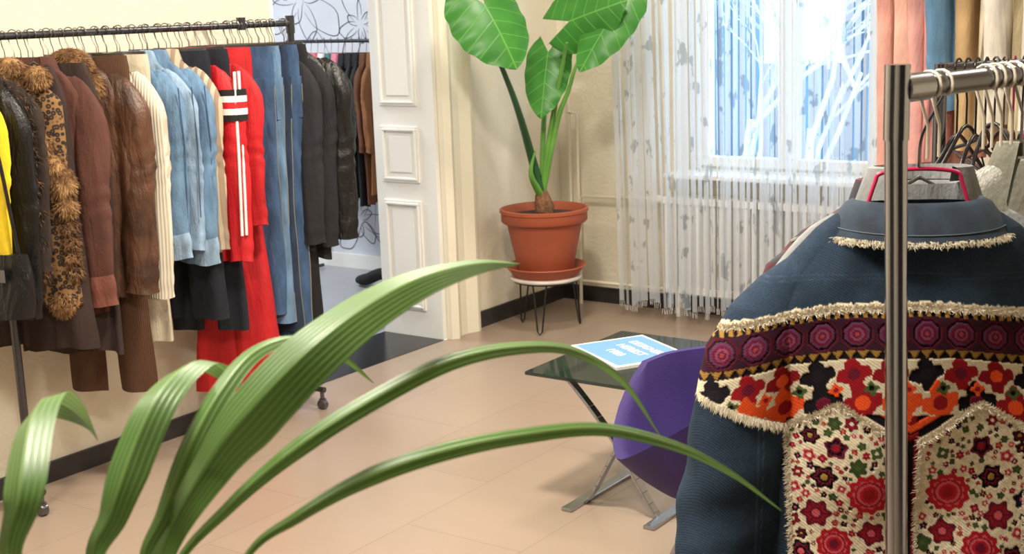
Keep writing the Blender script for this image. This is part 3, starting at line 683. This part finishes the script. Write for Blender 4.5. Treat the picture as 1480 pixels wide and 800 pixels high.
# ---- embroidered denim jacket
S=.95
def lc(*c): return np.array(lin(c))
def vnoise(x,y,s):
    xi=np.floor(x*s);yi=np.floor(y*s);fx=x*s-xi;fy=y*s-yi
    h=lambda a,b:np.modf(np.abs(np.sin(a*127.1+b*311.7)*43758.5453))[0]
    fx=fx*fx*(3-2*fx);fy=fy*fy*(3-2*fy)
    return (h(xi,yi)*(1-fx)+h(xi+1,yi)*fx)*(1-fy)+(h(xi,yi+1)*(1-fx)+h(xi+1,yi+1)*fx)*fy
DEN=lc(38,51,66)
CR=lc(210,198,172);BLK=lc(22,18,24);ORG=lc(214,78,34);RED=lc(136,20,30);PLUM=lc(54,24,40);PNK=lc(190,80,92);MAR=lc(94,20,40);NVY=lc(32,32,58);GRN=lc(66,84,46);GLD=lc(156,118,58)
rj=random.Random(21); FL=[]
for sgn in(-1,1):
    pts=[]
    def tryp(cx,cy,R,cols,pet):
        for q in pts:
            if math.hypot(cx-q[0],cy-q[1])<(R+q[2])*.90: return False
        pts.append((cx,cy,R)); FL.append((sgn*cx,cy,R,cols,pet)); return True
    for (cx,cy,R,cols,pet) in [(.055,.395,.031,(RED*1.5,PNK,RED),11),(.10,.33,.017,(MAR,BLK,RED),5),(.115,.375,.019,(BLK,MAR,GLD),6),(.075,.335,.014,(RED*1.3,PNK,GLD),5),(.125,.43,.022,(MAR,RED,PNK),6),(.135,.345,.010,(PNK,RED,CR),5),(.045,.335,.010,(GRN,GRN,CR),4),(.05,.455,.020,(MAR,RED,PNK),5),(.10,.475,.026,(RED*1.3,PNK,MAR),9),(.145,.49,.018,(BLK,MAR,PNK),6)]: tryp(cx,cy,R,cols,pet)
    for k in range(2500):
        cx=rj.uniform(.022,.16);cy=rj.uniform(.285,.72);R=rj.choice([.0035,.004,.005,.006,.007,.009,.011,.014])
        if cy<.27+.62*abs(cx-.098)+R: continue
        tryp(cx,cy,R,rj.choice([(RED,PNK,GLD),(MAR,RED,CR),(NVY,BLK,PNK),(GRN,GRN*.6,GRN),(GRN*.7,GRN*.7,GRN),(RED*1.2,MAR,PNK),(PNK,RED,CR),(BLK,MAR,GLD)]),rj.choice([4,5,6]))
def petal(Cc,mask,U,V,cx,cy,R,cols,pet,rot=0.):
    d=np.hypot(U-cx,V-cy); a=np.arctan2(V-cy,U-cx); amp=.14 if pet<8 else .07; rr=R*(1-amp+amp*np.cos(pet*a+rot)); m=(d<rr)&mask
    Cc[m]=cols[0]; m2=(d<rr*.74)&(d>R*.42)&mask; Cc[m2]=cols[1]
    if pet<8: Cc[(d<rr)&(np.abs(np.sin(pet*.5*a+rot*.5))<.14)&mask]=cols[0]*.6
    else: Cc[(np.abs(d-R*.58)<R*.05)&mask]=cols[0]*.7
    Cc[(d<R*.26)&mask]=cols[2]
def YT(U): return .130+.60*(U+.02)**2
UC=.020
def VLIM(U):
    a=np.abs(U+UC); return np.where(a<.165, .31, .305-.30*(a-.165))
def jcol(u,v):
    U=u/S;V=v/S; dn=vnoise(U+5,V+5,14)*.45+vnoise(U+3,V+1,60)*.25+vnoise(U*1.0+V+3,(V-U)*2+1,500)*.3
    Cc=DEN[None,:]*(.4+1.25*dn[:,None])
    Cp=U+UC; Ua=np.abs(Cp)
    fade=np.clip((Ua-.12)/.2,0,1)*np.clip(1-V/.2,0,1); Cc=Cc*(1+.7*fade[:,None])
    for x0,w0,g in((.205,.0022,1.0),(.198,.0010,1.4)):
        wear=np.clip(1-np.abs(Ua-x0-.02*(V-.3))/w0,0,1)*(V>.30); Cc=Cc*(1+g*wear[:,None])
    for y0,g in((.085,.8),(.091,.8)):
        wear=np.clip(1-np.abs(V-y0-.25*U*U)/.0011,0,1)*(np.sin(U*1900)>-.3); Cc=Cc*(1+g*wear[:,None])
    d=V-YT(U); nz=vnoise(U+9,V+2,260); lim=VLIM(U); cen=Ua<.165
    inz=V<lim
    zone=(d>0)&inz; Cc[zone]=CR*.9
    Cc[(d>-.005-.005*nz)&(d<.003)]=CR
    m=(d>.003)&(d<.012); Cc[m]=np.where((np.sin(U[m]*520)>0)[:,None],GLD,BLK)
    m=(d>.012)&(d<.058)&inz; Cc[m]=PLUM*.8
    k=np.round(U/.046)*.046; 
    dd=np.maximum(np.maximum(np.abs(U-k),np.abs(d-.035)),(np.abs(U-k)+np.abs(d-.035))*.72)
    for r,cc in((.0215,MAR*.7),(.0190,BLK),(.0165,lc(86,42,72)),(.0125,MAR*.9),(.0090,lc(112,60,88)),(.0060,MAR),(.003,PNK*.5)): Cc[m&(dd<r)]=cc
    m=(d>.058)&(d<.070)&inz; Cc[m]=np.where((np.abs(((U[m]*60)%1)-.5)*.012*2>(d[m]-.058))[:,None],GLD*.8,BLK)
    def row(c0,sp,R,seq,off,ok):
        kk=np.round((U-off)/sp); cx=kk*sp+off; a=np.arctan2(d-c0,U-cx); q=np.hypot(U-cx,d-c0); rr=R*(.86+.2*np.cos(4*a+.8)+.06*np.cos(11*a)); 
        idx=(kk.astype(int))%len(seq)
        for i,(c1,c2) in enumerate(seq):
            mm=ok&(idx==i)&(q<rr); Cc[mm]=c1; Cc[ok&(idx==i)&(q<R*.36)]=c2
    ok=(d>.070)&(d<.182)&inz
    row(.091,.048,.024,[(BLK,BLK*1.5),(RED,MAR),(RED*.8,ORG)],0,ok)
    row(.132,.052,.029,[(ORG,RED),(BLK,MAR),(RED,ORG),(ORG*.9,ORG)],.02,ok)
    row(.112,.048,.010,[(GRN,BLK),(ORG,RED)],.024,ok)
    pt_=.268+.62*np.abs(Ua-.098); reg=(d>=.150)&cen&(V<pt_)
    e=pt_-V; Cc[reg]=RED*.8
    m=reg&(e>.034); kk=vnoise(U+1,V+7,42); Cc[m&(kk>.42)]=ORG; Cc[m&(kk<.28)]=BLK
    Cc[reg&(e<.034)&(e>.022)]=ORG; Cc[reg&(e<.022)&(e>.008)]=BLK; Cc[reg&(e<=.008)]=CR
    pan=(V>=pt_)&(Ua>.012)&(Ua<.164-.03*np.clip(V-.30,0,1)); Cc[pan]=CR*(.8+.35*nz[pan][:,None])
    Cc[(V>=pt_-.02)&(Ua<=.012)]=RED*.7; Cc[(V>=pt_-.01)&(Ua<=.006)]=BLK
    for (cx,cy,R,cols,pet) in FL: petal(Cc,pan,Cp,V,cx,cy,R,cols,pet,cx*50)
    m=(V>lim-.004*nz)&(V<lim+.004+.006*nz)&(~cen)&(d>0); Cc[m]=CR
    return Cc
def interp(x,xs,ys): return np.interp(x,xs,ys)
def WB(v): return interp(v,[0,.03,.10,.14,.20,.3,.9],[.095,.14,.205,.232,.238,.228,.222])
def DB(v): return interp(v,[0,.05,.15,.4,.9],[.045,.062,.082,.09,.085])
def wr_(u,v): return .006*np.sin(u*22+v*9)+.004*np.sin(u*47-v*21+1)+.005*np.sin(v*26+u*8)*np.clip((v-.25)*5,0,1)+.0025*np.sin(u*90+v*60)*np.clip(1-v*8,0,1)
def byd(u,v):
    s=np.clip(np.abs(u)/WB(v),0,1); return -DB(v)*np.sqrt(np.clip(1-s**2.8,0,1))-wr_(u,v)*np.clip((1-s)*6,0,1)
SLx=lambda v:interp(v,[.06,.14,.20,.35,.5,.65,.78],[.150,.198,.222,.248,.262,.268,.262]); SLr=lambda v:interp(v,[.06,.10,.14,.20,.35,.5,.65,.78],[.012,.045,.062,.074,.080,.078,.068,.056])
def grid_obj(name,X,Y,Z,col,m,parent,closed=False):
    r,c=X.shape; me=bpy.data.meshes.new(name); nv=r*c
    ii=np.arange(nv).reshape(r,c)
    if closed: a=ii[:-1,:];b_=np.roll(ii,-1,1)[:-1,:];d=ii[1:,:];e=np.roll(ii,-1,1)[1:,:]
    else: a=ii[:-1,:-1];b_=ii[:-1,1:];d=ii[1:,:-1];e=ii[1:,1:]
    fc=np.stack([a,d,e,b_],-1).reshape(-1,4)
    me.vertices.add(nv); me.vertices.foreach_set('co',np.stack([X,Y,Z],-1).ravel().astype(np.float32))
    me.loops.add(fc.size); me.loops.foreach_set('vertex_index',fc.ravel().astype(np.int32)); me.polygons.add(len(fc)); me.polygons.foreach_set('loop_start',np.arange(0,fc.size,4,dtype=np.int32))
    me.update(calc_edges=True); me.polygons.foreach_set('use_smooth',[True]*len(fc))
    at=me.color_attributes.new('Col','FLOAT_COLOR','POINT'); at.data.foreach_set('color',np.concatenate([np.clip(col,0,1),np.ones((nv,1))],1).ravel().astype(np.float32))
    me.materials.append(m); o=bpy.data.objects.new(name,me); sc.collection.objects.link(o); o.parent=parent; return o
jk=bpy.data.objects.new('embroidered_denim_jacket',None); sc.collection.objects.link(jk)
jk.location=W(1.775,.545,1.368); jk.rotation_euler=(0,0,PSI-math.radians(6)); jk.scale=(S,S,S)
M['emb']=attrmat('embroidered_denim',.88,.35,420,.16)
vv=np.linspace(0,.78,460); ss=np.linspace(-1,1,400); s2,v2=np.meshgrid(np.sin(ss*math.pi/2)*.4+ss*.6,vv)
U2=s2*WB(v2); Y2=byd(U2,v2); cl=jcol((U2*S).ravel(),(v2*S).ravel())
def relief(cl,sh): 
    return ((cl[:,0]>cl[:,2]*.95)).reshape(sh)
Y2=Y2-.0015*relief(cl,U2.shape)
grid_obj('body_back',U2,Y2,-v2,cl,M['emb'],jk)
ss=np.linspace(-1,1,60);vv=np.linspace(0,.78,60);s3,v3=np.meshgrid(ss,vv);U3=s3*WB(v3);Y3=DB(v3)*np.sqrt(np.clip(1-np.abs(s3)**2.8,0,1))
grid_obj('body_front',U3,Y3,-v3,np.tile(DEN,(3600,1)),M['emb'],jk)
for sg in(-1,1):
    vv=np.linspace(.06,.78,360); aa=np.linspace(0,2*math.pi,240,endpoint=False); a2,v2=np.meshgrid(aa,vv)
    r=SLr(v2); k_=np.clip((v2-.2)*4,0,1); wv=1+k_*(.05*np.sin(v2*30+a2*2)+.035*np.sin(v2*62-2*a2)+.04*np.sin(v2*14+4*a2))
    X=sg*SLx(v2)+r*wv*np.cos(a2); Y=-r*.85*wv*np.sin(a2)-.005; cl=jcol((X*S).ravel(),(v2*S).ravel())
    grid_obj('sleeve_%s'%('left' if sg<0 else 'right'),X,Y-.0015*relief(cl,X.shape),-v2,cl,M['emb'],jk,closed=True)
mb=MB(); m_jd=mat('collar_denim',(38,51,66),.88,var=.4,scale=24,bump=.12,bscale=500); m_st=mat('denim_stitch',(96,108,120),.9); m_fr=mat('fray_threads',(222,212,190),.9,var=.15,scale=200)
rg=[]
for rr,ry,z in((.078,.045,-.005),(.088,.058,.010),(.100,.070,.004),(.122,.086,-.026),(.128,.094,-.036),(.122,.088,-.038)):
    rg.append([(rr*math.sin(-1.75+3.5*i/40),-ry*math.cos(-1.75+3.5*i/40),z-.006*math.cos(-1.75+3.5*i/40)*(z<0)) for i in range(41)])
mb.rings(rg,m_jd,closed=False)
mb.tube([(.1215*math.sin(a),-.0862*math.cos(a),-.024-.006*math.cos(a)) for a in [-1.7+3.4*i/60 for i in range(61)]],.0008,m_st,5)
rj=random.Random(4)
def blade(p,d,ln,wd=.0006):
    p=Vector(p);d=Vector(d).normalized();s=d.cross(Vector((rj.uniform(-.3,.3),-1,rj.uniform(-.3,.3)))).normalized()*wd; q=p+d*ln
    mid=p+d*ln*.5+s*rj.uniform(-2,2)
    k=len(mb.v); mb.add([p-s,p+s,mid+s,mid-s,q],[(0,1,2,3),(3,2,4)],m_fr)
for i in range(900):
    a=-1.7+3.4*rj.random(); p=(.129*math.sin(a),-.095*math.cos(a)-.001,-.040+rj.uniform(-.003,.004)); blade(p,(rj.uniform(-.7,.7),-.15,-1+rj.uniform(0,1.0)),rj.uniform(.004,.009))
def sy(u,v):
    u=float(u);v=float(v)
    yb=float(byd(np.array(u),np.array(v))) if abs(u)<float(WB(v)) else 9
    r=float(SLr(v)); dx=abs(u)-float(SLx(v)); ys=-.85*math.sqrt(max(0,r*r-dx*dx))-.005 if abs(dx)<r else 9
    return min(yb,ys)
for i in range(4200):
    u=rj.uniform(-.31,.31); v=float(YT(u))+rj.uniform(-.003,.003); y=sy(u,v)
    if y<5: blade((u,y-.0025,-v),(rj.uniform(-.7,.7),-.12,rj.uniform(-.5,1)),rj.uniform(.004,.009))
for i in range(3600):
    u=rj.uniform(-.345,.345)
    if abs(u+UC)<.163: continue
    v=float(VLIM(np.array(u)))+rj.uniform(-.003,.003); y=sy(u,v)
    if y<5: blade((u,y-.003,-v),(rj.uniform(-.5,.5),-.12,-1),rj.uniform(.006,.014))
for i in range(5500):
    sg=rj.choice([-1,1])
    if rj.random()<.4: ua=rj.uniform(.012,.164); v=.268+.62*abs(ua-.098); d=(rj.uniform(-.7,.7),-.12,rj.uniform(-.3,1))
    else:
        v=rj.uniform(.31,.76); o=rj.random()<.62; ua=(.164-.03*max(0,v-.30)) if o else .014; d=((1 if o else -1)*sg*rj.uniform(.4,1),-.12,rj.uniform(-1,.3))
    u=sg*ua-UC+rj.uniform(-.003,.003); y=sy(u,v)
    if y<5: blade((u,y-.0025,-v),d,rj.uniform(.004,.009))
mb.obj('collar_and_fringe',parent=jk)
mb=MB(); m_pk=mat('pink_hanger_plastic',(190,36,84),.35)
mb.tube(crom([(-.075,0,-.02),(-.06,0,.03),(-.05,0,.045),(0,0,.05),(.05,0,.045),(.06,0,.03),(.075,0,-.02)],5),.003,m_pk,8)
mb.tube(crom([(0,0,.05),(0,-.02,.10),(.012,-.10,.165),(0,-.12,.19)],5),.0022,M['steel'],6)
mb.obj('hanger',parent=jk)
def near(name,D,b,z,yawdeg,build):
    mb=MB(); build(mb); return mb.obj(name,W(D,b,z),PSI+math.radians(yawdeg))
m_lg=C('light_gray_cloth',(138,140,142)); m_ol=C('olive_gray_satin',(122,120,108),.4,var=.2); m_pl=stripes('red_dark_plaid',(80,38,44),(56,55,63),9,'DIAGONAL',bump=.1); m_straw=C('straw_fringe',(182,164,130))
near('light_gray_shirt',1.90,.585,1.475,-6,jacket(m_lg,.75,.19,.03,.6,201,hook=False,r0=.05))
near('plaid_shirt',2.00,.595,1.445,-4,jacket(m_pl,.7,.235,.035,.6,202,r0=.055,hook=False))
near('olive_satin_jacket',1.98,.80,1.495,-16,jacket(m_ol,.75,.24,.05,.7,203,r0=.07,hook=False))
near('gray_coat',2.12,.93,1.50,-22,jacket(m_lg,.85,.25,.05,.7,204,r0=.07,hook=False))
def strawf(mb):
    jacket(m_straw,.6,.2,.04,.5,205,hook=False)(mb); fur(mb,[m_straw],[((.0,-.03,-.16),(.18,.05,.03)),((-.13,-.03,-.22),(.08,.05,.06))],3500,.05,8,.0012)
near('straw_fringed_top',1.93,.93,1.46,-16,strawf)
# hangers cluster
mb=MB(); rnd=random.Random(31)
hc=[mat('hanger_black',(22,20,22),.35),mat('hanger_magenta',(130,30,70),.35),mat('hanger_brown',(70,36,30),.4),mat('hanger_gray',(100,98,104),.35)]
q0=W(2.55,.82,1.50); q1=W(2.75,2.0,1.50); mb.tube([q0,q1],.0125,M['steel'],14); mb.tube([q0+Vector((0,0,.01)),Vector((q0.x,q0.y,.0))],.0125,M['steel'],14); mb.tube([q1,Vector((q1.x,q1.y,.0))],.0125,M['steel'],14)
for i in range(38):
    c=q0+(q1-q0)*(.03+i*.016); a=math.radians(rnd.uniform(85,130)); d=Vector((math.cos(a),math.sin(a),0)); hm=rnd.choice(hc+hc[:1]*3); tl_=rnd.uniform(-.05,.03); o=rnd.uniform(-.03,0)
    mb.tube([c+d*.018*math.cos(math.radians(-50+k*26))+Vector((0,0,.018*math.sin(math.radians(-50+k*26)))) for k in range(10)]+[c+Vector((0,0,-.06)),c+Vector((0,0,-.10+o))],.0022,hm,6)
    mb.tube(crom([c+d*-.2+Vector((0,0,-.21+tl_+o)),c+d*-.08+Vector((0,0,-.14+o)),c+Vector((0,0,-.10+o)),c+d*.08+Vector((0,0,-.14+o)),c+d*.2+Vector((0,0,-.21-tl_+o))],4),.004,hm,8)
    mb.tube([c+d*-.2+Vector((0,0,-.21+tl_+o)),c+d*.2+Vector((0,0,-.21-tl_+o))],.003,hm,6)
    if i%2==0: mb.tube(crom([c+d*-.12+Vector((0,0,-.17+o)),c+d*-.12+Vector((.01,0,-.25+o)),c+d*-.05+Vector((0,0,-.29+o)),c+d*.05+Vector((0,0,-.17+o))],5),.002,hm,5)
mb.obj('hanger_rack')
# ---------------------------------------------------------------- foreground palm
pp=bpy.data.objects.new('potted_palm',None); sc.collection.objects.link(pp)
mmv=lambda L_:[Vector((a/1000,b/1000,c/1000)) for a,b,c in L_]
root=Vector((-.700,.560,1.02))
LV=[
 ([(-722,500,1200),(-729,463,1306),(-721,469,1356),(-756,505,1386),(-790,542,1392),(-823,580,1374),(-855,619,1346),(-888,656,1312)],.0145),
 ([(-712,545,1180),(-729,524,1282),(-716,533,1326),(-718,556,1362),(-725,588,1392),(-746,634,1400),(-771,679,1388),(-794,723,1360),(-809,749,1338)],.0150),
 ([(-706,560,1180),(-719,556,1272),(-712,573,1313),(-709,600,1356),(-712,635,1387),(-720,678,1404),(-730,732,1400),(-739,787,1373),(-737,826,1338)],.0085),
 ([(-712,565,1200),(-717,570,1278),(-669,579,1354),(-640,600,1396),(-622,637,1428),(-618,689,1446),(-617,751,1455),(-620,823,1452),(-621,883,1441)],.0215),
 ([(-716,575,1190),(-726,588,1259),(-690,613,1309),(-648,643,1351),(-617,690,1378),(-590,746,1396),(-578,816,1392),(-571,883,1374),(-565,948,1333),(-554,993,1272)],.0072),
 ([(-700,575,1190),(-647,583,1288),(-615,606,1319),(-583,641,1341),(-553,686,1351),(-533,750,1347),(-506,818,1337),(-479,887,1307),(-462,948,1268),(-442,999,1223)],.0064)]
for i,(L_,hw) in enumerate(LV):
    P=crom([root]+mmv(L_),8); n=len(P); g=[];uv=[]
    for k,p in enumerate(P):
        t=k/(n-1); tg=(P[min(k+1,n-1)]-P[max(k-1,0)]).normalized(); nn=(Vector((.35,-.75,.55))).normalized()
        sd=tg.cross(nn).normalized(); up=sd.cross(tg).normalized()
        wv=hw*min(1,.16+ (max(0,t-.12)*3.0)**1.2)*max(0,1-max(0,(t-.45)/.55)**1.9)**.95+.0004
        r=[];ru=[]
        for j in range(-6,7):
            u=j/6; r.append(p+sd*wv*u+up*(-abs(u)*wv*.45)); ru.append((u*hw/.0185,t))
        g.append(r);uv.append(ru)
    leaf_obj('leaf_%d'%(i+1),pp,g,uv,M['palm'])
mb=MB()
for i in range(6):
    a=i*1.05; mb.tube(crom([root+Vector((.004*math.cos(a),.004*math.sin(a),.05)),root+Vector((.012*math.cos(a),.012*math.sin(a),-.3)),Vector((-.70+.05*math.cos(a),.56+.05*math.sin(a),.3))],6),[.004+.0005*k for k in range(13)],M['stem'],8)
for i in range(5):
    a=2.6+i*.5; mb.tube(crom([Vector((-.70,.56,.32)),Vector((-.70+.1*math.cos(a),.56+.1*math.sin(a),.6)),Vector((-.70+.3*math.cos(a),.56+.3*math.sin(a),.85))],6),[.005-.0003*k for k in range(13)],M['stem'],8)
mb.lathe((-.70,.56,0),[(0,0),(.12,0),(.16,.3),(.175,.3),(.175,.34),(.16,.34),(.155,.31),(0,.31)],M['terra']); mb.lathe((-.70,.56,0),[(0,.325),(.158,.32)],M['soil'])
mb.obj('stalks_and_pot',parent=pp)
# ---------------------------------------------------------------- lights
def lamp(name,loc,size,power,col):
    em=bpy.data.materials.new(name+'_diffuser'); em.use_nodes=True; b=em.node_tree.nodes['Principled BSDF']; b.inputs['Emission Color'].default_value=col+(1,); b.inputs['Emission Strength'].default_value=3; b.inputs['Base Color'].default_value=(1,1,1,1)
    mb=MB(); x,y=loc; s=size/2
    mb.box((x-s-.03,y-s-.03,CH-.05),(x+s+.03,y+s+.03,CH),M['white']); mb.box((x-s,y-s,CH-.055),(x+s,y+s,CH-.05),em)
    o=mb.obj('ceiling_lamp',smooth=False)
    l=bpy.data.lights.new(name,'AREA'); l.size=size; l.energy=power; l.color=col
    lo=bpy.data.objects.new('light',l); sc.collection.objects.link(lo); lo.location=(x,y,CH-.07); lo.parent=o
warm=(1,.92,.79)
lamp('lamp_a',(-2.3,3.0),.3,92,warm); lamp('lamp_b',(-1.2,.9),.5,80,warm); lamp('lamp_c',(-2.9,4.7),.3,34,warm); lamp('lamp_d',(-3.0,.9),.4,42,warm); lamp('lamp_e',(-.3,4.0),.5,36,warm)
lamp('daylight_fill',(-6.2,4.6),.8,84,(.92,.96,1))  # added panel standing in for cool daylight in the neighbouring room
wd=bpy.data.worlds.new('sky'); sc.world=wd; wd.use_nodes=True; bg=wd.node_tree.nodes['Background']; bg.inputs[0].default_value=(.66,.84,1,1); bg.inputs[1].default_value=6
# ---------------------------------------------------------------- camera
th=math.radians(11.52);rho=.035
h=W(1,0);r0=W(0,1); Fv=h*math.cos(th)+Vector((0,0,-math.sin(th))); U0=h*math.sin(th)+Vector((0,0,math.cos(th)))
R=r0*math.cos(rho)-U0*math.sin(rho); U=U0*math.cos(rho)+r0*math.sin(rho)
cam=bpy.data.cameras.new('cam'); co=bpy.data.objects.new('camera',cam); sc.collection.objects.link(co)
mt=Matrix(((R.x,U.x,-Fv.x,0),(R.y,U.y,-Fv.y,0),(R.z,U.z,-Fv.z,1.65),(0,0,0,1))); co.matrix_world=mt
cam.sensor_width=36; cam.lens=1943*36/1480; cam.clip_start=.05
cam.dof.use_dof=True; cam.dof.focus_distance=2.6; cam.dof.aperture_fstop=14
sc.camera=co
try:
    sc.view_settings.view_transform='Standard'; sc.view_settings.look='None'
except Exception as e: print(e)
